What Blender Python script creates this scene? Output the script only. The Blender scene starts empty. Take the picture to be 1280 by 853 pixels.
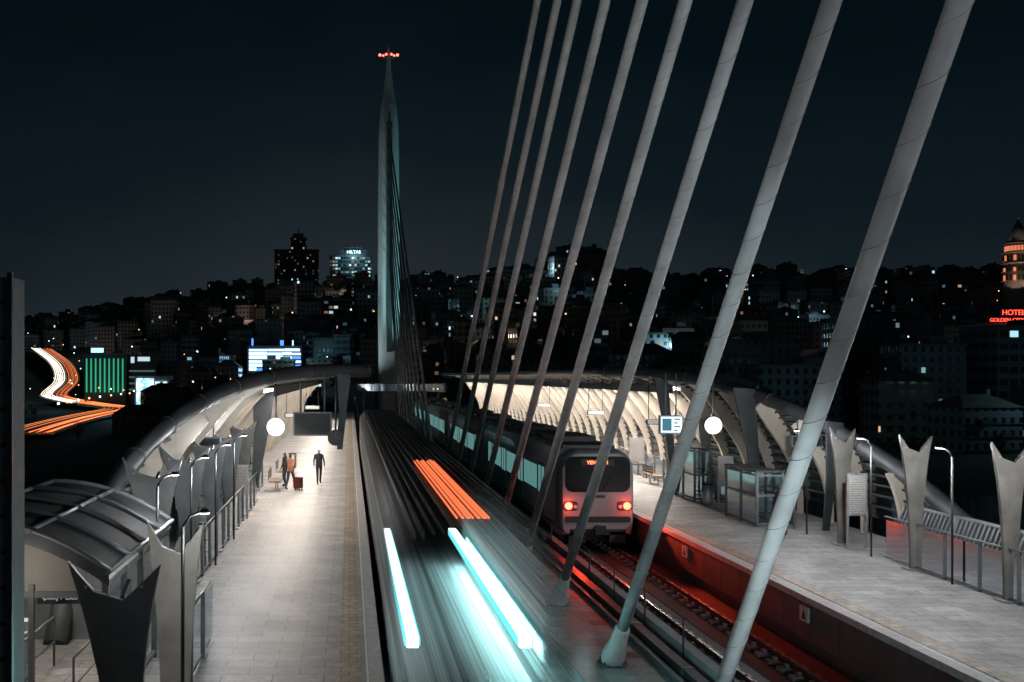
import bpy, math, random
from mathutils import Vector, noise, Matrix
R=random.Random(7)
sc=bpy.context.scene
col=sc.collection
sc.view_settings.view_transform='Standard'
sc.view_settings.look='None'
sc.view_settings.exposure=0
PI=math.pi
# ------------------------------------------------------------ materials
def nodes(name):
    m=bpy.data.materials.new(name); m.use_nodes=True
    nt=m.node_tree; b=nt.nodes['Principled BSDF']
    return m,nt,b
def coords(nt,scale=(1,1,1),kind='Object'):
    tc=nt.nodes.new('ShaderNodeTexCoord'); mp=nt.nodes.new('ShaderNodeMapping')
    mp.inputs['Scale'].default_value=scale
    nt.links.new(tc.outputs[kind],mp.inputs['Vector']); return mp.outputs['Vector']
def ntex(nt,vec,scale,detail=4,rough=.6):
    n=nt.nodes.new('ShaderNodeTexNoise'); n.inputs['Scale'].default_value=scale
    n.inputs['Detail'].default_value=detail; n.inputs['Roughness'].default_value=rough
    nt.links.new(vec,n.inputs['Vector']); return n.outputs['Fac']
def ramp(nt,fac,stops):
    r=nt.nodes.new('ShaderNodeValToRGB'); e=r.color_ramp.elements
    while len(e)<len(stops): e.new(.5)
    for k,(p,c) in enumerate(stops):
        e[k].position=p; e[k].color=(c[0],c[1],c[2],1)
    nt.links.new(fac,r.inputs['Fac']); return r.outputs['Color']
def mth(nt,op,a,b=None,c=None):
    n=nt.nodes.new('ShaderNodeMath'); n.operation=op
    for i,v in enumerate((a,b,c)):
        if v is None: continue
        if isinstance(v,(int,float)): n.inputs[i].default_value=v
        else: nt.links.new(v,n.inputs[i])
    return n.outputs[0]
def pmat(name,c,rough=.5,metal=0.,var=.25,scale=2.,stretch=(1,1,1),bump=0.,emit=None,es=0.):
    m,nt,b=nodes(name)
    v=coords(nt,stretch); f=ntex(nt,v,scale)
    lo=[x*(1-var) for x in c]; hi=[min(1,x*(1+var)) for x in c]
    nt.links.new(ramp(nt,f,[(.3,lo),(.7,hi)]),b.inputs['Base Color'])
    rr=nt.nodes.new('ShaderNodeMapRange'); rr.inputs['To Min'].default_value=max(.05,rough-.12); rr.inputs['To Max'].default_value=min(1,rough+.15)
    nt.links.new(f,rr.inputs['Value']); nt.links.new(rr.outputs[0],b.inputs['Roughness'])
    b.inputs['Metallic'].default_value=metal
    if bump:
        bp=nt.nodes.new('ShaderNodeBump'); bp.inputs['Strength'].default_value=bump; bp.inputs['Distance'].default_value=.02
        nt.links.new(ntex(nt,v,scale*8),bp.inputs['Height']); nt.links.new(bp.outputs[0],b.inputs['Normal'])
    if emit:
        b.inputs['Emission Color'].default_value=(*emit,1); b.inputs['Emission Strength'].default_value=es
    return m
def emat(name,c,s):
    m,nt,b=nodes(name); b.inputs['Base Color'].default_value=(*[x*.5 for x in c],1)
    b.inputs['Emission Color'].default_value=(*c,1); b.inputs['Emission Strength'].default_value=s
    return m
def glass(name,tint=(.75,.85,.88),alpha=.14):
    m,nt,b=nodes(name); nt.nodes.remove(b)
    out=nt.nodes['Material Output']; t=nt.nodes.new('ShaderNodeBsdfTransparent'); g=nt.nodes.new('ShaderNodeBsdfGlossy')
    t.inputs[0].default_value=(*tint,1); g.inputs['Roughness'].default_value=.08; g.inputs[0].default_value=(.8,.85,.9,1)
    mx=nt.nodes.new('ShaderNodeMixShader'); fr=nt.nodes.new('ShaderNodeFresnel'); fr.inputs[0].default_value=1.5
    nt.links.new(mth(nt,'ADD',fr.outputs[0],alpha-.04),mx.inputs[0]); nt.links.new(t.outputs[0],mx.inputs[1]); nt.links.new(g.outputs[0],mx.inputs[2])
    nt.links.new(mx.outputs[0],out.inputs[0]); return m
def tiles(name,c,bw=.6,rh=.3,rough=.45):
    m,nt,b=nodes(name); v=coords(nt)
    br=nt.nodes.new('ShaderNodeTexBrick'); br.offset=.5; br.inputs['Scale'].default_value=1
    br.inputs['Brick Width'].default_value=bw; br.inputs['Row Height'].default_value=rh
    br.inputs['Mortar Size'].default_value=.012; br.inputs['Mortar Smooth'].default_value=.3
    br.inputs['Color1'].default_value=(*[x*.78 for x in c],1); br.inputs['Color2'].default_value=(*[x*1.14 for x in c],1)
    br.inputs['Mortar'].default_value=(*[x*.3 for x in c],1)
    nt.links.new(v,br.inputs['Vector'])
    f=ntex(nt,v,.7,6,.65); f2=ntex(nt,v,7,5,.7)
    g=ramp(nt,f,[(.3,(.5,.5,.5)),(.65,(1,1,1))]); g2=ramp(nt,f2,[(.35,(.7,.7,.7)),(.6,(1,1,1))])
    m1=nt.nodes.new('ShaderNodeMix'); m1.data_type='RGBA'; m1.blend_type='MULTIPLY'; m1.inputs[0].default_value=1
    m2=nt.nodes.new('ShaderNodeMix'); m2.data_type='RGBA'; m2.blend_type='MULTIPLY'; m2.inputs[0].default_value=1
    nt.links.new(br.outputs['Color'],m1.inputs[6]); nt.links.new(g,m1.inputs[7])
    nt.links.new(m1.outputs[2],m2.inputs[6]); nt.links.new(g2,m2.inputs[7]); nt.links.new(m2.outputs[2],b.inputs['Base Color'])
    rr=nt.nodes.new('ShaderNodeMapRange'); rr.inputs['To Min'].default_value=rough-.12; rr.inputs['To Max'].default_value=rough+.2
    nt.links.new(f,rr.inputs['Value']); nt.links.new(rr.outputs[0],b.inputs['Roughness'])
    bp=nt.nodes.new('ShaderNodeBump'); bp.inputs['Strength'].default_value=.3; bp.inputs['Distance'].default_value=.01; bp.invert=True
    nt.links.new(br.outputs['Fac'],bp.inputs['Height']); nt.links.new(bp.outputs[0],b.inputs['Normal'])
    return m
def facade(name,wall,thresh,cw=2.7,ch=3.1,es=1.,band=False,cool=.3):
    m,nt,b=nodes(name)
    uv=nt.nodes.new('ShaderNodeUVMap'); sp=nt.nodes.new('ShaderNodeSeparateXYZ'); nt.links.new(uv.outputs[0],sp.inputs[0])
    u=mth(nt,'DIVIDE',sp.outputs[0],cw); w=mth(nt,'DIVIDE',sp.outputs[1],ch)
    fu=mth(nt,'FRACT',u); fw=mth(nt,'FRACT',w); iu=mth(nt,'FLOOR',u); iw=mth(nt,'FLOOR',w)
    mk=mth(nt,'MULTIPLY',mth(nt,'COMPARE',fu,.5,.40 if band else .24),mth(nt,'COMPARE',fw,.52,.26))
    cb=nt.nodes.new('ShaderNodeCombineXYZ'); nt.links.new(iu,cb.inputs[0]); nt.links.new(iw,cb.inputs[1])
    wn=nt.nodes.new('ShaderNodeTexWhiteNoise'); wn.noise_dimensions='2D'; nt.links.new(cb.outputs[0],wn.inputs['Vector'])
    cl=nt.nodes.new('ShaderNodeVectorMath'); cl.operation='SCALE'; cl.inputs['Scale'].default_value=.13; nt.links.new(cb.outputs[0],cl.inputs[0])
    n2=ntex(nt,cl.outputs[0],1.,2)
    tt=mth(nt,'ADD',thresh+.04,mth(nt,'MULTIPLY',mth(nt,'SUBTRACT',.5,n2),.45))
    lit=mth(nt,'GREATER_THAN',wn.outputs['Value'],tt)
    sc_=nt.nodes.new('ShaderNodeSeparateColor'); nt.links.new(wn.outputs['Color'],sc_.inputs[0])
    ec=ramp(nt,sc_.outputs[1],[(0,(1,.42,.16)),((1-cool)*.5,(1,.62,.36)),(1-cool-.05,(1,.82,.66)),(1-cool,(.45,.9,1)),(1,(.8,.95,1))])
    st=mth(nt,'MULTIPLY',mth(nt,'MULTIPLY',lit,mk),mth(nt,'MULTIPLY_ADD',mth(nt,'POWER',sc_.outputs[2],3.2),es,es*.06))
    nt.links.new(ec,b.inputs['Emission Color']); nt.links.new(st,b.inputs['Emission Strength'])
    mx=nt.nodes.new('ShaderNodeMix'); mx.data_type='RGBA'; nt.links.new(mk,mx.inputs[0])
    nz=nt.nodes.new('ShaderNodeVectorMath'); nz.operation='SCALE'; nz.inputs['Scale'].default_value=.04; nt.links.new(uv.outputs[0],nz.inputs[0])
    wc=ramp(nt,ntex(nt,nz.outputs[0],1.,5),[(.3,[x*.5 for x in wall]),(.7,[x*1.3 for x in wall])])
    nt.links.new(wc,mx.inputs[6]); mx.inputs[7].default_value=(.02,.026,.03,1)
    nt.links.new(mx.outputs[2],b.inputs['Base Color'])
    nt.links.new(mth(nt,'MULTIPLY_ADD',mk,-.6,.85),b.inputs['Roughness'])
    return m
# ------------------------------------------------------------ mesh builder
class MB:
    def __init__(s): s.v=[];s.f=[];s.m=[];s.s=[];s.u={}
    def face(s,pts,mi=0,sm=False,uv=None):
        n=len(s.v); s.v+= [tuple(p) for p in pts]; s.f.append(tuple(range(n,n+len(pts)))); s.m.append(mi); s.s.append(sm)
        if uv: s.u[len(s.f)-1]=uv
    def box(s,x0,x1,y0,y1,z0,z1,mi=0):
        n=len(s.v)
        s.v+=[(x0,y0,z0),(x1,y0,z0),(x1,y1,z0),(x0,y1,z0),(x0,y0,z1),(x1,y0,z1),(x1,y1,z1),(x0,y1,z1)]
        for q in ((0,3,2,1),(4,5,6,7),(0,1,5,4),(1,2,6,5),(2,3,7,6),(3,0,4,7)):
            s.f.append(tuple(n+i for i in q)); s.m.append(mi); s.s.append(False)
    def ext(s,poly,ax,a,b,mi=0,sm=False):
        n=len(s.v); k=len(poly)
        def P(p,t): return {'y':(p[0],t,p[1]),'x':(t,p[0],p[1]),'z':(p[0],p[1],t)}[ax]
        s.v+=[P(p,a) for p in poly]+[P(p,b) for p in poly]
        s.f.append(tuple(range(n,n+k))); s.m.append(mi); s.s.append(False)
        s.f.append(tuple(range(n+2*k-1,n+k-1,-1))); s.m.append(mi); s.s.append(False)
        for i in range(k):
            j=(i+1)%k; s.f.append((n+i,n+k+i,n+k+j,n+j)); s.m.append(mi); s.s.append(sm)
    def tube(s,path,r,n=8,mi=0,caps=True,sm=True):
        path=[Vector(p) for p in path]; rs=r if isinstance(r,(list,tuple)) else [r]*len(path)
        base=len(s.v); up=None
        for i,p in enumerate(path):
            d=(path[min(i+1,len(path)-1)]-path[max(i-1,0)]).normalized()
            if up is None:
                up=Vector((0,0,1)) if abs(d.z)<.9 else Vector((1,0,0))
            a=(up-d*up.dot(d)).normalized(); up=a; b=d.cross(a)
            for k in range(n):
                t=2*PI*k/n; s.v.append(tuple(p+(a*math.cos(t)+b*math.sin(t))*rs[i]))
        for i in range(len(path)-1):
            for k in range(n):
                q=(k+1)%n; s.f.append((base+i*n+k,base+i*n+q,base+(i+1)*n+q,base+(i+1)*n+k)); s.m.append(mi); s.s.append(sm)
        if caps:
            s.f.append(tuple(base+k for k in range(n-1,-1,-1))); s.m.append(mi); s.s.append(False)
            e=base+(len(path)-1)*n
            s.f.append(tuple(e+k for k in range(n))); s.m.append(mi); s.s.append(False)
    def ball(s,c,r,mi=0,n=10,sq=(1,1,1)):
        c=Vector(c); base=len(s.v); h=n//2
        for i in range(h+1):
            a=PI*i/h
            for k in range(n):
                t=2*PI*k/n; s.v.append((c.x+r*sq[0]*math.sin(a)*math.cos(t),c.y+r*sq[1]*math.sin(a)*math.sin(t),c.z+r*sq[2]*math.cos(a)))
        for i in range(h):
            for k in range(n):
                q=(k+1)%n; s.f.append((base+i*n+k,base+(i+1)*n+k,base+(i+1)*n+q,base+i*n+q)); s.m.append(mi); s.s.append(True)
    def obj(s,name,mats,parent=None,bevel=0):
        me=bpy.data.meshes.new(name); me.from_pydata(s.v,[],s.f); me.update()
        for m in mats: me.materials.append(m)
        me.polygons.foreach_set('material_index',s.m); me.polygons.foreach_set('use_smooth',s.s)
        if s.u:
            ul=me.uv_layers.new(name='UVMap')
            for fi,uv in s.u.items():
                for li,q in zip(me.polygons[fi].loop_indices,uv): ul.data[li].uv=q
        o=bpy.data.objects.new(name,me); col.objects.link(o)
        if parent: o.parent=parent
        if bevel:
            b=o.modifiers.new('Bevel','BEVEL'); b.width=bevel; b.segments=2; b.limit_method='ANGLE'
        return o
def empty(name):
    o=bpy.data.objects.new(name,None); col.objects.link(o); return o
def light(name,kind,loc,W,c=(1,1,1),r=.1,parent=None,target=None,**kw):
    l=bpy.data.lights.new(name,kind); l.energy=W; l.color=c
    if kind in('POINT','SPOT'): l.shadow_soft_size=r
    for k,v in kw.items(): setattr(l,k,v)
    o=bpy.data.objects.new(name,l); o.location=loc; col.objects.link(o)
    if target is not None: o.rotation_euler=(Vector(target)-Vector(loc)).to_track_quat('-Z','Y').to_euler()
    if parent: o.parent=parent
    return o
def text(name,body,loc,size,mat,parent=None,rot=(PI/2,0,0),ext=.005):
    c=bpy.data.curves.new(name,'FONT'); c.body=body; c.size=size; c.align_x='CENTER'; c.align_y='CENTER'; c.extrude=ext
    c.materials.append(mat); o=bpy.data.objects.new(name,c); o.location=loc; o.rotation_euler=rot; col.objects.link(o)
    if parent: o.parent=parent
    return o
M_tile=tiles('paving_tiles',(.46,.455,.455),.9,.45)
M_tact=tiles('tactile_paving',(.50,.40,.27),.3,.3)
M_edge=pmat('platform_edge_stone',(.42,.42,.42),.5,scale=6,bump=.2)
M_conc=pmat('concrete',(.30,.305,.31),.75,scale=1.5,bump=.4)
M_cdark=pmat('dark_concrete',(.07,.075,.08),.7,scale=1.2,bump=.5,var=.4)
M_steel=pmat('rail_steel',(.45,.45,.46),.25,.9,scale=4)
M_rust=pmat('rail_side',(.10,.07,.055),.6,.5,scale=6)
M_cream=pmat('cream_painted_steel',(.66,.60,.52),.42,scale=1.2,var=.12,bump=.05)
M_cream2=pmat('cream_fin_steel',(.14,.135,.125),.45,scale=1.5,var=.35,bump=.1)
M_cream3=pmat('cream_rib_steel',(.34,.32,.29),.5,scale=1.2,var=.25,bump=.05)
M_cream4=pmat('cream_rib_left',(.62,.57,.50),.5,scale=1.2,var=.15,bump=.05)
M_grey=pmat('grey_painted_steel',(.15,.168,.18),.4,.2,scale=1.2,var=.2)
M_tubem=pmat('edge_tube_paint',(.065,.072,.078),.5,.15,scale=1.2,var=.3)
M_wall=pmat('platform_wall',(.075,.075,.078),.4,scale=1.4,var=.35,bump=.2)
M_fin=pmat('grey_fin_steel',(.10,.108,.115),.5,.1,scale=1.6,var=.35,bump=.1)
M_dgrey=pmat('dark_painted_steel',(.05,.06,.068),.4,.3,scale=1.5,var=.3)
M_black=pmat('black_rubber',(.012,.013,.015),.5,scale=3)
M_alu=pmat('brushed_aluminium',(.4,.41,.42),.4,.6,scale=5)
M_glass=glass('clear_glass')
M_cable=pmat('cable_sheath',(.42,.43,.44),.6,scale=1.1,var=.28,bump=.06)
M_lamp=emat('lamp_white',(1,.93,.84),9)
M_white=pmat('white_paint',(.7,.7,.68),.4,scale=3,var=.08)
M_red=emat('red_lamp',(1,.06,.03),14)
# ------------------------------------------------------------ world
w=bpy.data.worlds.new('World'); sc.world=w; w.use_nodes=True; nt=w.node_tree
bg=nt.nodes['Background']; tc=nt.nodes.new('ShaderNodeTexCoord'); sp=nt.nodes.new('ShaderNodeSeparateXYZ')
nt.links.new(tc.outputs['Generated'],sp.inputs[0])
cln=nt.nodes.new('ShaderNodeMapping'); cln.inputs['Scale'].default_value=(1,1,2.2); nt.links.new(tc.outputs['Generated'],cln.inputs[0])
cf=ntex(nt,cln.outputs[0],2.6,6,.6)
el=mth(nt,'ADD',sp.outputs[2],mth(nt,'MULTIPLY',mth(nt,'SUBTRACT',cf,.5),.17))
el2=mth(nt,'ADD',el,mth(nt,'MULTIPLY',mth(nt,'ABSOLUTE',mth(nt,'ADD',sp.outputs[0],-.0)),.20))
c_=ramp(nt,el2,[(0,(.0195,.0275,.0325)),(.10,(.0145,.0215,.0262)),(.22,(.0048,.0105,.0142)),(.36,(.0014,.0050,.0075)),(1,(.0008,.0028,.0045))])
nt.links.new(c_,bg.inputs[0]); bg.inputs[1].default_value=1.0
# ------------------------------------------------------------ camera
cd=bpy.data.cameras.new('camera'); cam=bpy.data.objects.new('camera',cd); col.objects.link(cam); sc.camera=cam
cam.location=(0,0,6.5); cam.rotation_euler=(PI/2,0,0); cd.sensor_width=36; cd.lens=36.56; cd.shift_x=.1586; cd.shift_y=.034
cd.clip_end=6000; cd.clip_start=.1
# ------------------------------------------------------------ terrain
def ss(a,b,x):
    t=max(0,min(1,(x-a)/(b-a))); return t*t*(3-2*t)
def lerp(tab,x):
    if x<=tab[0][0]: return tab[0][1]
    for (a,p),(b,q) in zip(tab,tab[1:]):
        if x<=b: return p+(q-p)*(x-a)/(b-a)
    return tab[-1][1]
RID=[(-.36,38),(-.28,45),(-.2,58),(-.12,70),(0,74),(.12,76),(.17,82),(.20,100),(.235,98),(.27,80),(.4,80),(.55,79),(.7,80)]
def T(x,y):
    a=x/max(y,200); r=lerp(RID,a)
    y0=lerp([(-.26,700),(-.18,500),(-.1,430),(.1,300),(.4,240)],a)
    h=-12+(r+12)*ss(y0,980,y)
    h-=ss(1000,1500,y)*30
    h+=noise.noise(Vector((x*.008,y*.008,0)))*6*ss(300,600,y)*(1 if a>-.2 or y>720 else .2)
    if y<190: h=min(h,-12-(190-y)*.1)
    return h
mb=MB(); nx,ny=90,80
gx=[-900+i*(2500/nx) for i in range(nx+1)]; gy=[165+j*(1750/ny) for j in range(ny+1)]
mb.v=[(x,y,T(x,y)) for y in gy for x in gx]
for j in range(ny):
    for i in range(nx):
        k=j*(nx+1)+i; mb.f.append((k,k+1,k+nx+2,k+nx+1)); mb.m.append(0); mb.s.append(True)
mb.obj('terrain',[pmat('hill_ground',(.05,.055,.045),.9,scale=.05,var=.5)])
mb=MB(); mb.face([(-5000,-800,-13.6),(5000,-800,-13.6),(5000,5500,-13.6),(-5000,5500,-13.6)])
wm,nt,b=nodes('dark_water'); b.inputs['Base Color'].default_value=(.01,.02,.025,1); b.inputs['Roughness'].default_value=.12
bp=nt.nodes.new('ShaderNodeBump'); bp.inputs['Strength'].default_value=.5; nt.links.new(ntex(nt,coords(nt),.6),bp.inputs['Height']); nt.links.new(bp.outputs[0],b.inputs['Normal'])
mb.obj('water',[wm])
# ------------------------------------------------------------ road path
def cat(P,n=8):
    out=[]
    for i in range(len(P)-1):
        a=P[max(i-1,0)];b_=P[i];c=P[i+1];d=P[min(i+2,len(P)-1)]
        for k in range(n):
            t=k/n; out.append(.5*((2*b_)+(c-a)*t+(2*a-5*b_+4*c-d)*t*t+(3*b_-a-3*c+d)*t**3))
    out.append(P[-1]); return out
def G(x,y): return Vector((x,y,max(T(x,y),-11.5)+1.0+7*ss(520,800,y)))
rp=cat([G(*p) for p in [(-94,300),(-100,345),(-106,400),(-110,455),(-113,500),(-122,540),(-142,575),(-164,612),(-184,652),(-198,700),(-204,750),(-222,800),(-252,850)]])
def nearroad(x,y,d=26): return any((p.x-x)**2+(p.y-y)**2<d*d for p in rp[::3])
# ------------------------------------------------------------ buildings
F=[facade('facade_plaster',(.30,.30,.30),.93,es=1.6,cool=.45),facade('facade_grey',(.18,.21,.23),.94,2.4,3.0,es=1.6,cool=.6),
   facade('facade_brick',(.20,.16,.14),.94,3.1,3.2,es=1.4,cool=.3),facade('facade_office',(.14,.18,.20),.92,3.4,3.4,es=1.1,band=True,cool=.75)]
M_roof=pmat('roof_tiles',(.10,.08,.07),.8,scale=.3,var=.4); M_flat=pmat('flat_roof',(.11,.12,.125),.8,scale=.3,var=.4)
BM=F+[M_roof,M_flat]
def building(mb,cx,cy,z0,wx,wy,h,ang,mi,pitched,detail=False,rnd=R):
    ca,sa=math.cos(ang),math.sin(ang)
    def W(x,y,z): return (cx+x*ca-y*sa,cy+x*sa+y*ca,z)
    c=[(-wx/2,-wy/2),(wx/2,-wy/2),(wx/2,wy/2),(-wx/2,wy/2)]
    ou=rnd.randint(0,4000)*2.7; ov=rnd.randint(0,4000)*3.1; top=z0+h
    for i in range(4):
        a=c[i]; b_=c[(i+1)%4]; L=math.hypot(a[0]-b_[0],a[1]-b_[1]); ou+=300
        mb.face([W(*a,z0),W(*b_,z0),W(*b_,top),W(*a,top)],mi,uv=[(ou,ov),(ou+L,ov),(ou+L,ov+h),(ou,ov+h)])
    def solid(x0,x1,y0,y1,za,zb,m):
        P=[W(x0,y0,za),W(x1,y0,za),W(x1,y1,za),W(x0,y1,za),W(x0,y0,zb),W(x1,y0,zb),W(x1,y1,zb),W(x0,y1,zb)]
        for q in ((4,5,6,7),(0,1,5,4),(1,2,6,5),(2,3,7,6),(3,0,4,7)): mb.face([P[i] for i in q],m)
    if pitched:
        e=.4; rh=min(wx,wy)*.26
        p=[W(-wx/2-e,-wy/2-e,top),W(wx/2+e,-wy/2-e,top),W(wx/2+e,wy/2+e,top),W(-wx/2-e,wy/2+e,top)]
        r1=W(-wx/2+wy*.35,0,top+rh); r2=W(wx/2-wy*.35,0,top+rh)
        mb.face([p[0],p[1],r2,r1],4); mb.face([p[2],p[3],r1,r2],4); mb.face([p[1],p[2],r2],4); mb.face([p[3],p[0],r1],4)
        solid(wx*.2,wx*.2+.9,-.5,.5,top,top+rh+1.2,5)
    else:
        solid(-wx/2-.2,wx/2+.2,-wy/2-.2,wy/2+.2,top,top+.8,5)
        px=rnd.uniform(-.3,.2)*wx
        solid(px,px+wx*.3,-wy*.2,wy*.25,top+.8,top+rnd.uniform(2.2,3.6),5)
        if rnd.random()<.4: solid(px-2,px-1.85,0,.15,top+.8,top+rnd.uniform(4,7),5)
    if detail:
        n=max(1,int(h/3.1))
        for k in range(1,n): solid(-wx/2-.25,wx/2+.25,-wy/2-.3,-wy/2-.02,z0+k*3.1-.2,z0+k*3.1,5)
        for k in range(1,n):
            if rnd.random()<.6:
                bx=-wx*.25 if rnd.random()<.5 else wx*.1
                solid(bx,bx+2.6,-wy/2-1.2,-wy/2-.3,z0+k*3.1-.15,z0+k*3.1+.9,5)
mb=MB(); y=330.
def blocked(x,y):
    if -18<x<30 and y<520: return True
    if x<-75 and y<640 and x>-.5*y: return True
    if x<-.22*y and y<800: return True
    if nearroad(x,y): return True
    if -64<x<-22 and y<640: return True
    if 370<x<430 and 560<y<640: return True
    return False
while y<1080:
    st=15+y*.004; x=-.37*y
    while x<.72*y:
        bx=x+R.uniform(-3,3); by=y+R.uniform(-8,8)
        if not blocked(bx,by) and R.random()<.9:
            wx=R.uniform(9,17); wy=R.uniform(9,14); hh=R.choice([9,12,12,15,15,18,21])+R.uniform(0,2)
            if R.random()<.03 and y<900: hh+=10
            building(mb,bx,by,T(bx,by)-4,wx,wy,hh+4,R.uniform(-.35,.35),R.choice([0,0,1,1,2,3]),R.random()<.45)
        x+=st
    y+=24
mb.obj('hillside_city_houses',BM)
def solo(name,x,y,wx,wy,top,mi,p=False,ang=0,z0=None):
    b=MB(); z=T(x,y)-2 if z0 is None else z0
    building(b,x,y,z,wx,wy,top-z,ang,mi,p,True); return b.obj(name,BM)
for (x,y,wx,wy,top,mi,p) in [(60,300,18,14,2,1,0),(82,310,20,14,6,3,0),(104,290,16,12,4,0,1),(128,300,22,14,9,1,0),(150,285,15,12,5,2,1),
  (168,305,18,14,15,1,0),(190,300,20,14,20,3,0),(135,350,26,15,18,0,0),(100,360,22,14,14,1,1),(65,370,22,14,11,2,1),(172,350,20,14,24,1,0),
  (205,262,15,12,2,0,0),(178,262,16,12,3,3,0),(150,250,16,12,-1,1,1),(262,360,20,14,18,3,0),(236,300,16,12,12,1,0),
  (-30,420,18,14,2,0,1),(-52,430,16,12,4,1,0),(-66,405,14,12,-1,2,1),(-26,500,18,13,9,1,0),(-70,520,15,13,6,0,1),(-84,570,16,13,10,1,0),(-104,625,18,14,12,3,0),
  (-60,470,14,12,2,2,1),(-38,560,16,14,14,2,0),(-13,560,15,14,14,1,1),(-70,340,14,12,-6,1,1),(-172,790,20,14,15,0,1),(-160,830,20,14,20,3,0),(-190,540,14,10,-8,0,1),
  (-160,440,14,10,-8.5,1,0),(-132,370,13,10,-8.5,0,1),(-112,320,12,10,-9,2,1)]:
    solo('apartment_building',x,y,wx,wy,top,mi,bool(p),R.uniform(-.2,.2))
b=MB(); Fh=facade('facade_highrise',(.13,.14,.15),.80,3.0,3.3,es=.8,cool=.35)
def tower_block(b,x0,x1,y0,y1,z0,z1,mi=0,off=0):
    P=[(x0,y0),(x1,y0),(x1,y1),(x0,y1)]; u=off
    for i in range(4):
        a=P[i];c=P[(i+1)%4];L=math.hypot(a[0]-c[0],a[1]-c[1])
        b.face([(*a,z0),(*c,z0),(*c,z1),(*a,z1)],mi,uv=[(u,0),(u+L,0),(u+L,z1-z0),(u,z1-z0)]); u+=L+30
    b.box(x0-.6,x1+.6,y0-.6,y1+.6,z1,z1+1.4,1)
tower_block(b,-79.5,-62,1100,1120,60,139,0,0); tower_block(b,-61.9,-46,1094,1120,60,151,0,600); tower_block(b,-45.9,-33,1100,1120,60,139,0,1200)
b.box(-60,-49,1098,1112,152.5,157,1); b.box(-54.5,-53.7,1104,1105,157,164,1)
b.obj('hotel_tower',[Fh,M_flat])
b=MB(); Fo=facade('facade_bright_office',(.13,.15,.16),.42,2.6,3.4,es=1.2,band=True,cool=.85)
tower_block(b,-19,21,1000,1020,50,121,0,0); b.box(-10,17,1002,1018,122.5,128,1); b.box(-6,12,1004,1016,128,131,1)
o=b.obj('office_tower',[Fo,M_flat]); 
text('rooftop_sign','HILTAS',(4,999.2,125.4),4.2,emat('sign_ice',(.6,.9,1),3),o)
light('rooftop_glow','POINT',(4,992,122),6000,(.4,.85,1),1,o)
b=MB(); Ml=emat('led_facade',(.42,.72,1),2.6); Mlb=emat('led_blue',(.1,.3,1),1.6)
b.box(-59,-27.5,600,615,-12,24,0)
for k in range(8):
    z=5+k*2.25; x=-58
    while x<-29:
        l=R.uniform(3,12)
        if R.random()<.92: b.box(x,min(x+l,-28.2),599.5,599.9,z,z+R.uniform(1.1,1.9),1 if R.random()<.82 else 2)
        x+=l+.3
b.box(-56.5,-55.5,599,600,24,28,2); b.box(-40,-38,599.5,599.9,24,27,2); b.box(-33,-32.4,599,600,24,27,1); b.box(-58,-30,599.4,599.9,1,3.5,2)
o=b.obj('led_facade_building',[M_flat,Ml,Mlb]); light('led_glow','AREA',(-43,597,14),9000,(.4,.7,1),parent=o,shape='RECTANGLE',size=30,size_y=16,target=(-43,500,0))
b=MB(); b.box(-153,-129,600,616,-12,19,0)
for k in range(9): b.box(-152+k*2.6,-151.3+k*2.6,599.5,599.95,-3,16.5,1)
b.box(-149,-142,599.4,599.9,20,22.5,2); b.box(-128.8,-112,604,618,-12,19,0); b.box(-127,-125,603.6,603.95,14,17.5,3); b.box(-123,-116,603.6,603.95,15,17.5,3)
for k in range(4): b.box(-128,-113,603.7,603.95,-2+k*3.6,-1+k*3.6,4)
o=b.obj('green_lit_building',[M_dgrey,emat('green_led',(.08,.9,.45),.45),emat('sign_cyan',(.3,.9,1),2.4),emat('window_pale',(.7,.9,1),.8),emat('window_dim',(.4,.6,.65),.15)])
light('facade_floodlight','AREA',(-141,592,-2),200,(.2,1,.6),parent=o,shape='RECTANGLE',size=20,size_y=3,target=(-141,600,10))
b=MB(); b.box(-93,-78,450,460,-12,6.5,0); Mbb,nt,bb=nodes('billboard_screen')
v=coords(nt,(1,1,1)); cc=ramp(nt,ntex(nt,v,.5,3),[(.35,(.05,.3,.45)),(.5,(.45,.8,.95)),(.62,(.9,1,1))]); nt.links.new(cc,bb.inputs['Emission Color']); bb.inputs['Emission Strength'].default_value=1.7
b.box(-92.2,-84.8,449.4,449.9,-8,5.4,1); b.box(-84,-79,449.4,449.9,-6,4,1)
o=b.obj('billboard_building',[M_conc,Mbb]); light('billboard_glow','AREA',(-85,447,-1),2500,(.4,.8,1),parent=o,shape='RECTANGLE',size=12,size_y=10,target=(-85,400,-8))
b=MB(); tower_block(b,214,246,350,366,-14,22.5,0,0)
for k in range(10): b.box(213.5,246.5,349.4,349.95,-10+k*3.3,-9.7+k*3.3,1)
for k in range(8): b.box(214.5+k*4.3,214.65+k*4.3,349.5,349.65,23.9,28.6,1)
b.box(214,246,349.5,349.65,24,24.2,1)
o=b.obj('hotel_building',[Fh,M_flat]); Mn=emat('red_neon',(1,.06,.04),3)
text('hotel_sign','HOTEL',(223.0,349.2,27.7),2.5,Mn,o,ext=.1); text('hotel_name_sign','GOLDEN CITY',(220.7,349.2,25.2),1.75,Mn,o,ext=.1)
light('neon_glow','POINT',(222,346,25),400,(1,.1,.05),1,parent=o)
b=MB(); c0=(405.0,630)
def ring(b,r0,r1,z0,z1,mi,n=28,sm=True): b.tube([(c0[0],c0[1],z0),(c0[0],c0[1],z1)],[r0,r1],n,mi,True,sm)
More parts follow.
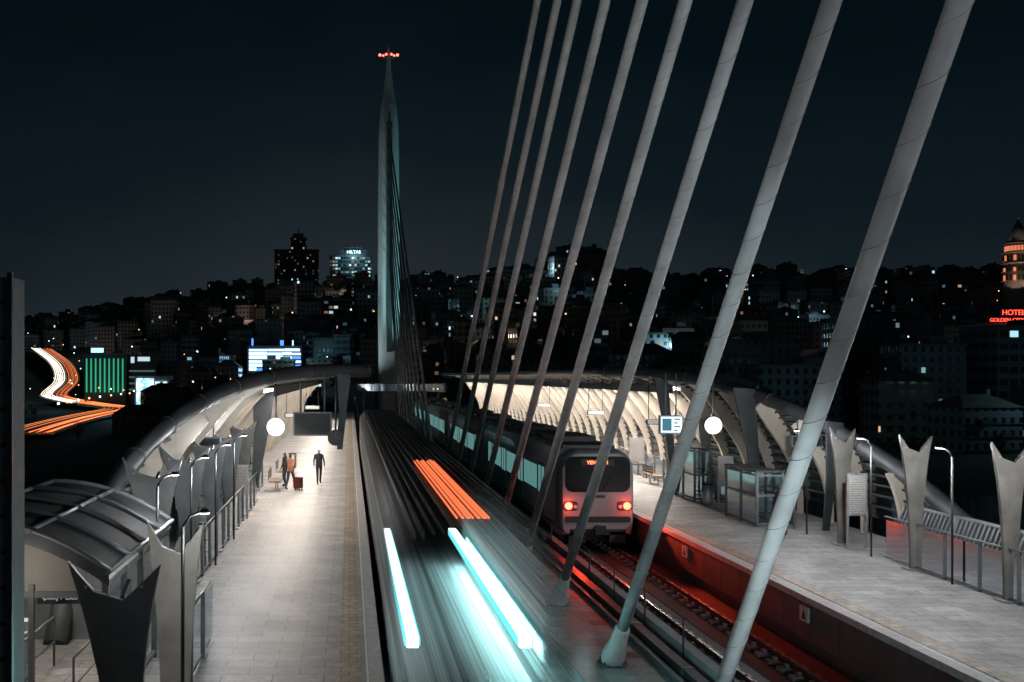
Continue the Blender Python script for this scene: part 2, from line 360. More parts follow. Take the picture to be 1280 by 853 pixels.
ring(b,8.4,8.0,25,74,0); ring(b,8.6,8.6,74,75.2,0); ring(b,7.4,7.4,75.2,80.5,0); ring(b,8.9,8.9,80.5,81.3,0); ring(b,6.4,6.4,81.3,86.3,0); ring(b,7.3,7.3,86.3,87,0); ring(b,6.8,.5,87,101,1); ring(b,.4,.1,101,106,2,8)
for k in range(24):
    a=2*PI*k/24
    for r,z,h in ((8.2,64,3.2),(8.2,69.5,2.2),(7.45,76,3.2),(6.45,82,3)):
        x=c0[0]+r*math.cos(a); y=c0[1]+r*math.sin(a); b.box(x-.5,x+.5,y-.5,y+.5,z,z+h,3 if r<7 or k%3==0 else 4)
o=b.obj('stone_tower',[pmat('old_stone',(.36,.31,.25),.85,scale=.5,bump=.5),pmat('lead_roof',(.16,.17,.19),.5,scale=.4),M_alu,emat('tower_window',(1,.3,.16),.7),M_black])
for dx in (-18,8): light('tower_floodlight','SPOT',(404+dx,606,50),15000,(1,.75,.6),.5,o,(404,630,82),spot_size=.9)
b=MB()
for k in range(300):
    y=R.uniform(340,1000); x=R.uniform(-.36,.7)*y
    if (-15<x<27 and y<480) or (x<-75 and y<640): continue
    z=T(x,y)+R.uniform(5,17); r=.2+y*.0006*R.uniform(.1,.8); b.ball((x,y-R.uniform(6,12),z),r,R.choice([0,0,1,1,2]),6)
for i in range(0,len(rp),4):
    p=rp[i]; b.ball((p.x+10,p.y,p.z+9),.4,0 if i%8 else 1,6)
b.obj('distant_street_lights',[emat('sodium',(1,.45,.15),3),emat('cool_led',(.5,.95,1),4),emat('warm_led',(1,.8,.6),4)])
for k in range(26):
    y=R.uniform(340,880); x=R.uniform(-.33,.66)*y
    if -15<x<27: continue
    light('city_fill_light','POINT',(x,y,T(x,y)+20),R.uniform(2200,5000),R.choice([(1,.74,.56),(.4,.85,1),(.5,.85,1)]),1)  # fill lights without fixtures, added to brighten the hillside facades
for (x,y) in ((95,262),(165,240),(215,235)): light('city_fill_light','POINT',(x,y,8),2200,(.4,.8,.9),1)  # extra fill added for the near facades on the right
def offp(P,o,z=0):
    out=[]
    for i,p in enumerate(P):
        d=(P[min(i+1,len(P)-1)]-P[max(i-1,0)]); n=Vector((d.y,-d.x,0)).normalized(); out.append(p+n*o+Vector((0,0,z)))
    return out
b=MB(); L=offp(rp,-9); Rr=offp(rp,9)
for i in range(len(rp)-1): b.face([L[i],Rr[i],Rr[i+1],L[i+1]],0,True)
for o_ in (-9,9,0):
    q=offp(rp,o_,.35); b.tube(q,.3,4,1)
for o_ in (-4,4):
    A=offp(rp,o_-.15,.02); C=offp(rp,o_+.15,.02)
    for i in range(len(rp)-1): b.face([A[i],C[i],C[i+1],A[i+1]],2)
b.obj('road',[pmat('asphalt',(.05,.05,.052),.7,scale=.5),M_conc,M_white])
b=MB()
for k in range(7): b.tube(offp(rp,1.5+k*1.0,.5+R.uniform(0,.8)),R.uniform(.05,.13),4,2 if k%3==1 else 0)
for k in range(6): b.tube(offp(rp[52:],-1.5-k*1.3,.6+R.uniform(0,.8)),R.uniform(.12,.28),4,1)
for k in range(3): b.tube(offp(rp[:56],-1.5-k*2.1,.5+R.uniform(0,.6)),.06,4,0)
b.obj('traffic_light_trails',[emat('trail_orange',(1,.28,.08),1.9),emat('trail_white',(1,.85,.7),3),emat('trail_red',(1,.08,.03),1.8)])
def tree(mb,x,y,z,h,rnd):
    mb.tube([(x,y,z-1),(x+.2,y,z+h*.35),(x,y+.2,z+h*.6)],[h*.035,h*.025,h*.01],5,0)
    for q in range(4):
        a=rnd.uniform(0,6.28); mb.tube([(x,y,z+h*.35),(x+math.cos(a)*h*.25,y+math.sin(a)*h*.25,z+h*.65)],[h*.015,h*.005],4,0)
    cl=[(rnd.gauss(0,h*.17),rnd.gauss(0,h*.17),h*rnd.uniform(.42,.95),h*rnd.uniform(.1,.19)) for _ in range(9)]
    for cx,cy,cz,r in cl:
        for _ in range(34):
            d=Vector((rnd.gauss(0,1),rnd.gauss(0,1),rnd.gauss(0,.8))).normalized()*r*rnd.uniform(.5,1.1); p=Vector((x+cx,y+cy,z+cz))+d
            s=h*.035; u=Vector((rnd.uniform(-1,1),rnd.uniform(-1,1),rnd.uniform(-1,1)))*s; v=Vector((rnd.uniform(-1,1),rnd.uniform(-1,1),rnd.uniform(-1,1)))*s
            mb.face([p-u,p+v,p+u,p-v],1 if rnd.random()<.6 else 2)
b=MB()
for k in range(95):
    s=R.random()
    if s<.35: y=R.uniform(900,985); x=R.uniform(.19,.245)*y
    elif s<.55: y=R.uniform(330,520); x=R.choice([R.uniform(-75,-20),R.uniform(30,80)])
    elif s<.75: y=R.uniform(270,560); x=R.uniform(-.36,-.24)*y; 
    else: y=R.uniform(850,985); x=R.uniform(-.3,.6)*y
    if nearroad(x,y,16): continue
    tree(b,x,y,T(x,y),R.uniform(4,7) if x<-60 and y<640 else R.uniform(10,17),R)
b.obj('hillside_trees',[pmat('bark',(.08,.06,.045),.9),pmat('leaves_dark',(.04,.06,.03),.7),pmat('leaves_light',(.08,.11,.05),.7)])
# ------------------------------------------------------------ bridge deck & tracks
AX=5.8; PT=1.2
b=MB(); b.box(-6.2,17.8,-30,175,-1.6,-.35,0); b.box(-2,13.5,175,620,-1.6,-.35,0)
for y in range(180,600,45): b.box(3,8.6,y,y+3,-16,-1.6,0)
b.obj('bridge_deck',[M_cdark])
for tcx in (2.25,9.35):
    b=MB()
    b.box(tcx-1.35,tcx+1.35,-20,600,-.349,-.24,0)
    y=-5.
    while y<190:
        for sx in (-1,1):
            x=tcx+sx*.7525
            b.box(x-.32,x+.32,y,y+.26,-.24,-.15,1); b.box(x-.17,x-.09,y+.06,y+.2,-.15,-.08,2); b.box(x+.09,x+.17,y+.06,y+.2,-.15,-.08,2)
        y+=.65
    for sx in (-1,1):
        x=tcx+sx*.7525
        prof=[(x-.075,-.149),(x+.075,-.149),(x+.075,-.135),(x+.012,-.12),(x+.012,-.04),(x+.036,-.03),(x+.036,.0),(x-.036,.0),(x-.036,-.03),(x-.012,-.04),(x-.012,-.12),(x-.075,-.135)]
        b.ext(prof,'y',-20,600,3); b.box(x-.034,x+.034,-20,600,.001,.004,4)
    b.box(tcx-1.62,tcx-1.5,-20,190,-.35,.1,5)
    b.obj('railway_track',[M_cdark,M_conc,M_alu,M_rust,M_steel,M_grey])
M_walk=tiles('walkway_slabs',(.36,.37,.375),1.2,.6,.5)
b=MB(); b.box(4.05,7.5,-20,190,-.349,.12,0); b.box(4.05,4.3,-20,190,.12,.26,1); b.box(7.5,7.75,-20,190,-.349,.42,1)
b.box(4.62,4.68,-20,190,.12,.2,2); b.box(4.9,5.0,-20,190,.12,.17,2)
b.box(6.8,6.88,-20,190,.12,.22,2); b.box(7.05,7.3,-20,190,.12,.3,3)
for k in range(40): b.box(7.04,7.31,-10+k*4,-9.9+k*4,.12,.32,2)
for k in range(60): b.box(6.2,6.6,8+k*3.1,8.5+k*3.1,.12,.126,3)
b.obj('central_walkway',[M_walk,M_conc,M_grey,M_dgrey])
b=MB()
for k in range(42):
    y=2+k*3; b.tube([(7.38,y,.12),(7.38,y,1.15)],.02,6,0)
b.tube([(7.38,-5,1.15),(7.38,130,1.15)],.016,6,0); b.tube([(7.38,-5,.75),(7.38,130,.75)],.010,5,0)
b.obj('walkway_handrail',[M_dgrey])
# ------------------------------------------------------------ platforms
def platform(x_edge,x_out,y0,y1,sgn):
    b=MB(); X=lambda d:x_edge+sgn*d
    def bx(d0,d1,za,zb,mi): 
        a,c=sorted((X(d0),X(d1))); b.box(a,c,y0,y1,za,zb,mi)
    bx(.25,abs(x_out-x_edge),.75,PT,0); bx(0,.25,1.05,PT+.003,1)
    bx(.12,.3,.1,1.049,2); bx(.4,abs(x_out-x_edge)-.3,-.349,.749,3)
    bx(.38,.8,PT,PT+.008,4)
    bx(.262,.30,PT,PT+.004,5)
    y=y0+1.5
    while y<min(y1,90):
        a,c=sorted((X(.115),X(.119))); b.box(a,c,y,y+.03,.12,1.04,3); y+=1.5
    return b.obj('station_platform',[M_tile,M_edge,M_wall,M_cdark,M_tact,M_white])
platform(.6,-5.9,4,150,-1); platform(10.95,17.6,4,150,1)
b=MB(); b.box(-12,-5.91,4,26,.9,1.19,0); b.box(-12,-6,4,26,.2,.89,1); b.obj('concourse_floor',[M_tile,M_cdark])
b=MB()
for k in range(12):
    y=16+k*9.; b.box(11.01,11.06,y,y+.45,.55,.9,0); b.ext([(y+.1,.6),(y+.35,.6),(y+.225,.84)],'x',11.002,11.009,1)
b.obj('platform_warning_signs',[M_white,pmat('sign_black',(.02,.02,.02),.5)])
# ------------------------------------------------------------ canopies
M_soffit=pmat('canopy_soffit',(.045,.047,.05),.5,scale=1,stretch=(1,.1,1))
def canopy(xc,xo,n,c0_,c1_,yend,tubeR,LW,i0,ribm,rsp,rth):
    e=empty('station_canopy'); H=5.5
    def pt(t):
        x=(xo-xc)*max(0,math.cos(t))**(2/n); z=H*max(0,math.sin(t))**(2/n)
        return Vector((xc+x,PT+z))
    def cut(t): return c0_+c1_*t
    def frame(t):
        p=pt(t); a=pt(max(0,t-.02)); c=pt(min(PI/2,t+.02)); d=(c-a).normalized(); nn=Vector((d.y,-d.x))
        if (Vector((xc,PT))-p).dot(nn)<0: nn=-nn
        return p,nn
    TS=[PI/2*i/26 for i in range(27)]
    b=MB(); y=cut(.35); 
    while y<yend:
        tm=min(PI/2,(y-c0_)/c1_)
        ts=[tm*i/20 for i in range(21)]
        pr=[]
        for t in ts:
            p,nn=frame(t); s=t/(PI/2); d=.16+.50*math.exp(-((s-.42)/.26)**2); 
            pr.append((p+nn*.03,p+nn*d))
        for i in range(20):
            (a,a2),(c,c2)=pr[i],pr[i+1]; q=[]
            for yy in (y-rth,y+rth): q+= [(a.x,yy,a.y),(a2.x,yy,a2.y),(c2.x,yy,c2.y),(c.x,yy,c.y)]
            b.face([q[0],q[1],q[2],q[3]],0); b.face([q[7],q[6],q[5],q[4]],0); b.face([q[1],q[5],q[6],q[2]],0); b.face([q[0],q[3],q[7],q[4]],0)
        y+=rsp
    b.obj('ribs',[ribm],e)
    b=MB()
    for i in range(i0,26):
        t0,t1=TS[i],TS[i+1]; p,n0=frame(t0); q,n1=frame(t1)
        for off,mi in ((0,0),(-.08,1)):
            A=p+n0*off; B=q+n1*off
            b.face([(A.x,cut(t0),A.y),(B.x,cut(t1),B.y),(B.x,yend,B.y),(A.x,yend,A.y)],mi,True)
    for i in range(2,27):
        t=TS[i]; p,nn=frame(t); A=p+nn*.1; b.box(A.x-.025,A.x+.025,cut(t),yend,A.y-.035,A.y+.035,2)
    y=cut(PI/2)
    while y<yend:
        path=[]
        for t in TS[12:]:
            p,nn=frame(t); A=p-nn*.12; path.append((A.x,y,A.y))
        b.tube(path,.05,4,3); y+=2.5
    b.obj('roof_shell',[M_soffit,M_dgrey,M_dgrey,M_dgrey],e)
    b=MB()
    for i in range(1,i0):
        p,_=frame(TS[i]); q,_=frame(TS[i+1]); y0=cut(TS[i+1])
        b.face([(p.x,y0,p.y),(q.x,y0,q.y),(q.x,yend,q.y),(p.x,yend,p.y)],0,True)
    b.obj('side_glazing',[M_glass],e)
    b=MB(); path=[(pt(t).x,cut(t),pt(t).y) for t in TS]; 
    path+= [(xc-.02*(1 if xo>xc else -1)*k,cut(PI/2)+1.2*k,pt(PI/2).y+.02) for k in range(1,4)]
    path.append((xc,yend,pt(PI/2).y))
    b.tube(path,[tubeR]*27+[tubeR*.8,tubeR*.65,tubeR*.5,tubeR*.4],12,0)
    off=[(pt(t).x+(.0),cut(t)+1.0,pt(t).y+.05) for t in TS]
    b.tube(off,.08,6,1)
    for i in range(3,27,1): b.tube([path[i],off[i]],.04,5,1)
    for i in range(2,27,3):
        A=Vector(path[i]);B=Vector(path[i+1] if i<26 else path[i-1]); d=(B-A).normalized(); b.tube([A-d*.05,A+d*.05],tubeR+.02,12,0)
    b.obj('edge_tube',[M_tubem,M_grey],e)
    b=MB(); t=1.15; p,nn=frame(t); A=p+nn*.22; y=cut(t)+3; sx=A.x+nn.x*.15; sz=A.y+nn.y*.15-.05
    while y<yend-4:
        b.box(sx-.07,sx+.07,y,y+1.6,sz+.03,sz+.06,0); y+=2.5
    y=cut(t)+3
    for s in (-1,1): b.box(sx+s*.19-.01,sx+s*.19+.01,y-.2,yend-3,sz-.08 if s*(xo-xc)>0 else sz-.2,sz+.14,1)
    b.box(sx-.18,sx+.18,y-.2,yend-3,sz+.11,sz+.13,1)
    b.obj('light_fittings',[M_lamp,M_dgrey],e)
    while y<yend-10:
        L_=min(18,yend-y)
        light('strip_light','AREA',(sx,y+L_/2,sz),LW*L_/18,(1,.88,.77),parent=e,shape='RECTANGLE',size=.25,size_y=L_-1)
        y+=L_
    return e,pt,cut
canopy(.6,-5.8,3.0,20.5,11.0,128,.24,900,14,M_cream4,2.6,.07)
canopy(12.4,17.5,2.5,27.6,14.3,140,.26,1700,13,M_cream,2.5,.10)
def sail(x,y,w,z0,z1,mat,lean=0.,foot=.26,th=.1,deep=.5):
    b=MB(); H=z1-z0; L=[];Rt=[]
    for i in range(9):
        s=i/8; ww=foot/2+(w/2-foot/2)*(s**2.3); cx=lean*(1-s)
        L.append((x+cx-ww,z0+H*s)); Rt.append((x+cx+ww,z0+H*s))
    poly=L+[(x-w*.22,z1-H*.10),(x+w*.1,z1-H*.13)]+[(Rt[-1][0],Rt[-1][1]-.04)]+Rt[-2::-1]
    b.ext(poly,'y',y-th/2,y+th/2,0)
    b.box(x+lean-foot*.5-.12,x+lean+foot*.5+.12,y-.22,y+.22,z0,z0+.05,1)
    b.ext([(y+th/2+.001,z0+.05),(y+th/2+.08,z0+.05),(y+deep,z1-.35),(y+th/2+.001,z1-.5)],'x',x+lean*.4-.03,x+lean*.4+.03,0)
    for s in (-.3,.3): b.tube([(x+s*w,y-th/2-.012,z1-.35),(x+s*w,y-th/2,z1-.35)],.025,8,1)
    return b.obj('sail_column',[mat,M_alu],bevel=.012)
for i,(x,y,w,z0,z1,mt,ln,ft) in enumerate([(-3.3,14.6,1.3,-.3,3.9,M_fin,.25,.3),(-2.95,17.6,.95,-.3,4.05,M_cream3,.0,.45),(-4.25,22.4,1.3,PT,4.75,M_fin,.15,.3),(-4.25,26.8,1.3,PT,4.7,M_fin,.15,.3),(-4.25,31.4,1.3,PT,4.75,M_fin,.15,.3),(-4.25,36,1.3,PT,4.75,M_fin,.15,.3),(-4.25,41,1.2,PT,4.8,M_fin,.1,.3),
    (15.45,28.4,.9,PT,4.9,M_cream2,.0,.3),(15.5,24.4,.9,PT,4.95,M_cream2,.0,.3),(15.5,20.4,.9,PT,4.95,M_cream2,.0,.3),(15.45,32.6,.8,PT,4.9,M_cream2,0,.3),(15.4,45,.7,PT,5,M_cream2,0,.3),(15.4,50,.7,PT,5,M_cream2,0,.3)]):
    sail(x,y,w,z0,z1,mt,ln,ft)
def fin(x0,z0,x1,z1,y,wtop,mat):
    b=MB(); poly=[(x0-.1,z0),(x0+.1,z0),(x1*.5+x0*.5+wtop*.33,(z0+z1)/2),(x1+wtop*.5,z1),(x1-wtop*.5,z1+.05),(x1*.5+x0*.5-wtop*.2,(z0+z1)/2)]
    b.ext(poly,'y',y-.07,y+.07,0); b.obj('canopy_column',[mat],bevel=.01)
fin(15.9,PT,15.3,6.0,40.4,.85,M_dgrey); fin(-4.1,PT,-3.6,6.1,44,1.0,M_dgrey); fin(-.35,3.9,-.2,6.55,36.8,.5,M_dgrey); fin(16.3,PT,16.6,4.9,35.6,.6,M_dgrey); fin(14.6,PT,13.9,6.4,46.5,.6,M_dgrey)
# ------------------------------------------------------------ platform lamps on short brackets
def plamp(x,y,z,dirx,W,z0=PT):
    b=MB(); b.tube([(x,y,z0),(x,y,z-.25)],.03,7,0); hx=x+dirx*.34
    b.tube([(x,y,z-.25),(x+dirx*.12,y,z-.08),(hx,y,z)],.022,6,0)
    b.tube([(hx,y,z+.03),(hx,y,z-.03)],[.05,.10],12,0); b.tube([(hx,y,z-.034),(hx,y,z-.045)],.08,12,1)
    o=b.obj('platform_lamp',[M_black,M_lamp]); light('lamp_light','POINT',(hx+dirx*.05,y,z-.16),W,(.95,.96,.96),.08,o)
for x,y,z,W in ((-2.6,16.2,4.4,75),(-3.75,20.3,4.6,130),(-3.75,24.6,4.6,160),(-3.75,29.1,4.6,160),(-3.75,33.7,4.6,140)): plamp(x,y,z,1,W)
for y in (16.5,22.4,26.4,30.5,34.8): plamp(15.3,y,4.7,-1,260)
# ------------------------------------------------------------ glass balustrades
def balus(x,y0,y1,h=1.15,sp=1.5,name='glass_balustrade'):
    b=MB(); y=y0
    while y<y1-.01:
        b.ext([(y-.025,PT),(y+.025,PT),(y+.02,PT+h+.1),(y-.02,PT+h+.1)],'x',x-.04,x+.04,0)
        b.face([(x,y+.06,PT+.12),(x,y+sp-.06,PT+.12),(x,y+sp-.06,PT+h),(x,y+.06,PT+h)],1); y+=sp
    b.tube([(x,y0,PT+h+.1),(x,y1,PT+h+.1)],.025,6,0); b.tube([(x,y0,PT+.1),(x,y1,PT+.1)],.02,5,0)
    return b.obj(name,[M_grey,M_glass])
balus(-3.9,20,44); balus(15.45,12,30); balus(-2.75,18,20.5); balus(15.4,36,60); balus(17.4,14,33,1.2)
b=MB(); y=21.
while y<31.5:
    b.ext([(16.35,PT+.25),(16.42,PT+.25),(16.85,PT+1.35),(16.78,PT+1.35)],'y',y,y+.09,0); y+=.2
b.tube([(16.3,21,PT+.3),(16.3,31.6,PT+.3)],.05,6,1); b.tube([(16.85,21,PT+1.38),(16.85,31.6,PT+1.38)],.05,6,1)
for y in (21,23.6,26.2,28.8,31.5): b.tube([(16.5,y,PT),(16.8,y,PT+1.4)],.05,6,1)
b.obj('slatted_barrier',[M_grey,M_alu])
def booth(x0,x1,y0,y1,h=2.5):
    b=MB()
    for x in (x0,x1):
        for y in (y0,(y0+y1)/2,y1): b.box(x-.04,x+.04,y-.04,y+.04,PT,PT+h,0)
    for z in (PT+.1,PT+1.1,PT+h-.1):
        for x in (x0,x1): b.box(x-.03,x+.03,y0,y1,z-.03,z+.03,0)
        for y in (y0,y1): b.box(x0,x1,y-.03,y+.03,z-.031,z+.031,0)
    for x in (x0,x1): b.face([(x,y0,PT+.1),(x,y1,PT+.1),(x,y1,PT+h-.1),(x,y0,PT+h-.1)],1)
    for y in (y0,y1): b.face([(x0,y,PT+.1),(x1,y,PT+.1),(x1,y,PT+h-.1),(x0,y,PT+h-.1)],1)
    b.box(x0-.05,x1+.05,y0-.05,y1+.05,PT+h,PT+h+.06,2)
    b.obj('glass_lift_enclosure',[M_grey,M_glass,M_dgrey])
booth(14.3,15.2,36.5,39.5,1.9); booth(14.6,15.3,44,47,2.2); booth(-5.4,-4.4,33,36.5,2.3); booth(-5.2,-4.2,46,50,2.3)
def board(x,y,w,h,z,matf=None,name='information_board'):
    b=MB(); b.box(x-w/2,x+w/2,y-.05,y+.05,z,z+h,0); b.box(x-w/2+.06,x+w/2-.06,y-.058,y-.051,z+.06,z+h-.06,1)
    for s in (-1,1): b.box(x+s*(w/2-.03)-.03,x+s*(w/2-.03)+.03,y-.03,y+.03,PT,z,2)
    return b.obj(name,[M_alu,matf,M_alu])
mp,nt,b_=nodes('poster_print'); v=coords(nt,(1,1,1)); br=nt.nodes.new('ShaderNodeTexBrick'); br.inputs['Scale'].default_value=1; br.inputs['Brick Width'].default_value=.17; br.inputs['Row Height'].default_value=.055; br.inputs['Mortar Size'].default_value=.014
mpp=nt.nodes.new('ShaderNodeMapping'); mpp.inputs['Rotation'].default_value=(PI/2,0,0); nt.links.new(v,mpp.inputs[0]); nt.links.new(mpp.outputs[0],br.inputs['Vector'])
br.inputs['Color1'].default_value=(.25,.24,.23,1); br.inputs['Color2'].default_value=(.12,.14,.16,1); br.inputs['Mortar'].default_value=(.4,.38,.36,1)
nt.links.new(br.outputs['Color'],b_.inputs['Base Color']); nt.links.new(br.outputs['Color'],b_.inputs['Emission Color']); b_.inputs['Emission Strength'].default_value=.12
board(15.6,32.0,.62,1.3,PT+1.0,matf=mp); board(15.0,41.5,.6,1.2,PT+.9,matf=mp); board(-4.0,38.5,.5,1.1,PT+.9,matf=mp); board(14.9,54,.8,1.3,PT+.8,matf=mp)
M_wood=pmat('bench_wood',(.22,.13,.07),.5,scale=4,stretch=(1,.1,1))
def bench(x,y):
    b=MB()
    for k in range(4): b.box(x-.25+k*.13,x-.15+k*.13,y,y+1.8,PT+.43,PT+.47,0)
    for k in range(3): b.box(x-.33,x-.3,y,y+1.8,PT+.58+k*.13,PT+.68+k*.13,0)
    for yy in (y+.2,y+1.55): b.box(x-.3,x+.25,yy,yy+.06,PT+.38,PT+.43,1); b.box(x-.03,x+.03,yy,yy+.06,PT,PT+.38,1); b.box(x-.34,x-.30,yy,yy+.05,PT+.4,PT+1.0,1)
    b.obj('platform_bench',[M_wood,M_alu])
bench(-3.4,47.6); bench(-3.4,52.5); bench(14.9,50); bench(14.9,57)
for (x,y) in ((14.8,43),(-3.3,60)):
    b=MB(); b.tube([(x,y,PT),(x,y,PT+.06),(x,y,PT+.8)],[.2,.22,.24],14,0); b.tube([(x,y,PT+.8),(x,y,PT+.86)],[.26,.18],14,1); b.obj('litter_bin',[M_alu,M_black])
def display(x0,x1,y,z0,z1,lit,ztop):
    e=empty('departure_display'); b=MB()
    b.box(x0,x1,y-.09,y+.09,z0,z1,0); b.box(x0+.05,x1-.05,y-.098,y-.091,z0+.05,z1-.05,1)
    for x in (x0+.25,x1-.25): b.tube([(x,y,z1),(x,y,ztop)],.03,6,0)
    if lit: 
        b.box(x0+.1,x0+.45,y-.103,y-.099,z0+.12,z1-.12,2)
        for k in range(4): b.box(x0+.55,x1-.12-.1*(k%2),y-.103,y-.099,z1-.17-k*.14,z1-.12-k*.14,2)
    b.obj('screen',[M_grey,emat('screen_white',(.75,.9,1),1.1) if lit else pmat('screen_off',(.02,.025,.028),.5,var=.1),emat('screen_blue',(.02,.2,.3),.5)],e)
display(-1.95,-.62,36,4.42,5.25,False,6.6); display(11.75,12.65,39.5,4.3,5.0,True,6.6)
display(15.9,17.0,37.5,3.95,4.35,False,5.0); display(-5.0,-4.2,34,4.2,4.5,False,6)
def clock(x,y,z,r,lit,ztop):
    e=empty('platform_clock'); b=MB()
    b.tube([(x,y-.08,z),(x,y+.08,z)],r,28,0); b.tube([(x,y-.1,z),(x,y-.081,z)],r*.95,28,1); b.tube([(x,y,z+r),(x,y,ztop)],.03,6,0)
    b.tube([(x,y+.081,z),(x,y+.1,z)],r*.95,28,1)
    Mh=pmat('clock_hand',(.1,.1,.1),.5)
    b.box(x-.008,x+.008,y-.106,y-.101,z,z+r*.7,2); b.box(x-.01,x+r*.5,y-.112,y-.107,z-.01,z+.01,2)
    b.obj('clock_body',[M_dgrey,emat('clock_face',(1,.96,.9),1.6) if lit else pmat('clock_dark',(.03,.035,.04),.4),Mh],e)
    if lit: light('clock_glow','POINT',(x,y-.5,z),30,(1,.95,.88),.2,e)
clock(-2.45,34.6,4.8,.31,2,6.5); clock(13.4,38.4,4.67,.33,2,6.5); clock(-.47,35,4.42,.27,0,6.5)
b=MB()
for (x,y) in ((14.2,48),(14.2,60),(-3,56),(-2.5,70),(14.0,75)):
    b.box(x-.5,x+.5,y-.06,y+.06,4.25,4.5,0); b.box(x-.45,x+.45,y-.068,y-.061,4.28,4.47,1)
    for s in (-.4,.4): b.tube([(x+s,y,4.5),(x+s,y,6.3)],.02,5,0)
b.obj('direction_signs',[M_dgrey,emat('sign_panel',(.75,.8,.8),.35)])
# ------------------------------------------------------------ exit shelter lower left
e=empty('exit_shelter'); b=MB(); XR,XL,ZE,ZC=-3.6,-8.4,3.55,4.35
def arc(s):
    return ((XL+XR)/2+(XR-XL)/2*s, ZE+(ZC-ZE)*(1-abs(s)**2.1))
S=[-1+2*i/16 for i in range(17)]
for i in range(16):
    a=arc(S[i]);c=arc(S[i+1])
    b.face([(a[0],15.6,a[1]),(c[0],15.6,c[1]),(c[0],21,c[1]),(a[0],21,a[1])],0,True)
    b.face([(a[0],15.6,a[1]-.1),(a[0],21,a[1]-.1),(c[0],21,c[1]-.1),(c[0],15.6,c[1]-.1)],1,True)
    for yy in (15.56,21.0): b.face([(a[0],yy,a[1]-.2),(c[0],yy,c[1]-.2),(c[0],yy,c[1]+.03),(a[0],yy,a[1]+.03)],2)
for yy in (15.6,16.95,18.3,19.65,21): b.tube([(arc(s)[0],yy,arc(s)[1]+.03) for s in S],.05,6,3)
for s in (-1,-.5,0,.5,1): a=arc(s); b.tube([(a[0],15.5,a[1]+.02),(a[0],21.1,a[1]+.02)],.045,6,3)
b.obj('roof',[pmat('shelter_roof_panel',(.014,.017,.02),.8,scale=.8,var=.4),M_white,M_dgrey,M_grey],e)
b=MB()
for y in (15.7,17.0,18.3,19.6,20.9):
    for x in (XR-.08,XL+.1): b.box(x-.05,x+.05,y-.05,y+.05,PT,ZE-.1,0)
b.face([(XR-.08,15.7,PT+.1),(XR-.08,20.9,PT+.1),(XR-.08,20.9,ZE-.2),(XR-.08,15.7,ZE-.2)],1)
for z in (PT+.12,PT+1.1,ZE-.2): b.box(XR-.12,XR-.04,15.7,20.9,z-.03,z+.03,0)
for x in (-7.2,-6.0,-4.8): b.box(x-.04,x+.04,15.66,15.74,PT,ZE-.2,0)
b.box(XL+.1,XR-.1,15.68,15.76,PT+1.95,PT+2.05,0)
b.ext([(XL+.3,PT+2.052)]+[(XR-.4,PT+2.052)]+[(arc(s)[0]*.98-.1,arc(s)[1]-.12) for s in S[15:0:-1]],'y',15.70,15.74,3)
b.face([(-7.2,15.7,PT+.1),(-6,15.7,PT+.1),(-6,15.7,PT+1.95),(-7.2,15.7,PT+1.95)],1)
b.box(XL+.15,XR-.4,20.92,21.0,PT,PT+2.3,2)
for xx in (-5.4,-4.3):
    b.tube([(xx,16.2,PT),(xx,16.2,PT+.9),(xx,19,PT+.9),(xx,19,PT)],.022,6,0); b.tube([(xx,16.2,PT+.45),(xx,19,PT+.45)],.014,5,0)
for k in range(6): b.box(-7.6,-5.6,16.6+k*.3,16.9+k*.3,PT+.02*k,PT+.17*(k+1),4)
b.box(-4.95,-4.25,16.5,16.56,2.88,3.1,5)
for xx in (-4.85,-4.35): b.tube([(xx,16.53,3.1),(xx,16.53,3.8)],.012,5,0)
b.obj('walls',[M_grey,M_glass,M_grey,M_cream3,M_conc,M_dgrey],e)
text('exit_sign_text','Çıkış / Exit',(-4.6,16.49,2.99),.125,emat('sign_text',(.8,.85,.85),.35),e)
light('shelter_light','POINT',(-5.6,18.2,3.5),110,(1,.9,.78),.2,e); light('shelter_light','POINT',(-5.2,14.4,3.5),32,(1,.9,.78),.15,e)
b=MB(); b.box(-5.9,-5.3,18.1,18.25,3.75,3.8,0); b.box(-5.5,-4.9,14.35,14.45,3.6,3.64,0); b.tube([(-5.2,14.4,3.64),(-5.2,15.6,3.85)],.02,5,1); b.obj('ceiling_lamp',[M_lamp,M_grey],e)
b=MB()
for x in (-5.9,-5.2): b.box(x,x+.25,12.6,14.0,PT,PT+.95,0); b.box(x+.03,x+.22,12.7,13.2,PT+.951,PT+1.0,1)
b.obj('ticket_gate',[M_alu,M_black],bevel=.02)
# ------------------------------------------------------------ perforated mast beside the camera
b=MB(); x0,x1,y0,y1=-2.03,-1.61,4.95,5.15
M_mast=pmat('mast_galvanised',(.5,.52,.53),.5,0,scale=5,var=.25)
b.box(x0,x1,y0,y1,-.35,6.97,0); b.box(x1-.012,x1+.012,y0-.03,y0-.001,-.35,6.99,1); b.box(x0-.012,x0+.012,y0-.03,y0-.001,-.35,6.99,1)
z=6.85
while z>3:
    b.tube([(-1.648,y0-.004,z),(-1.648,y0+.001,z)],.012,12,2); z-=.17
b.obj('perforated_mast',[M_mast,M_grey,M_black])
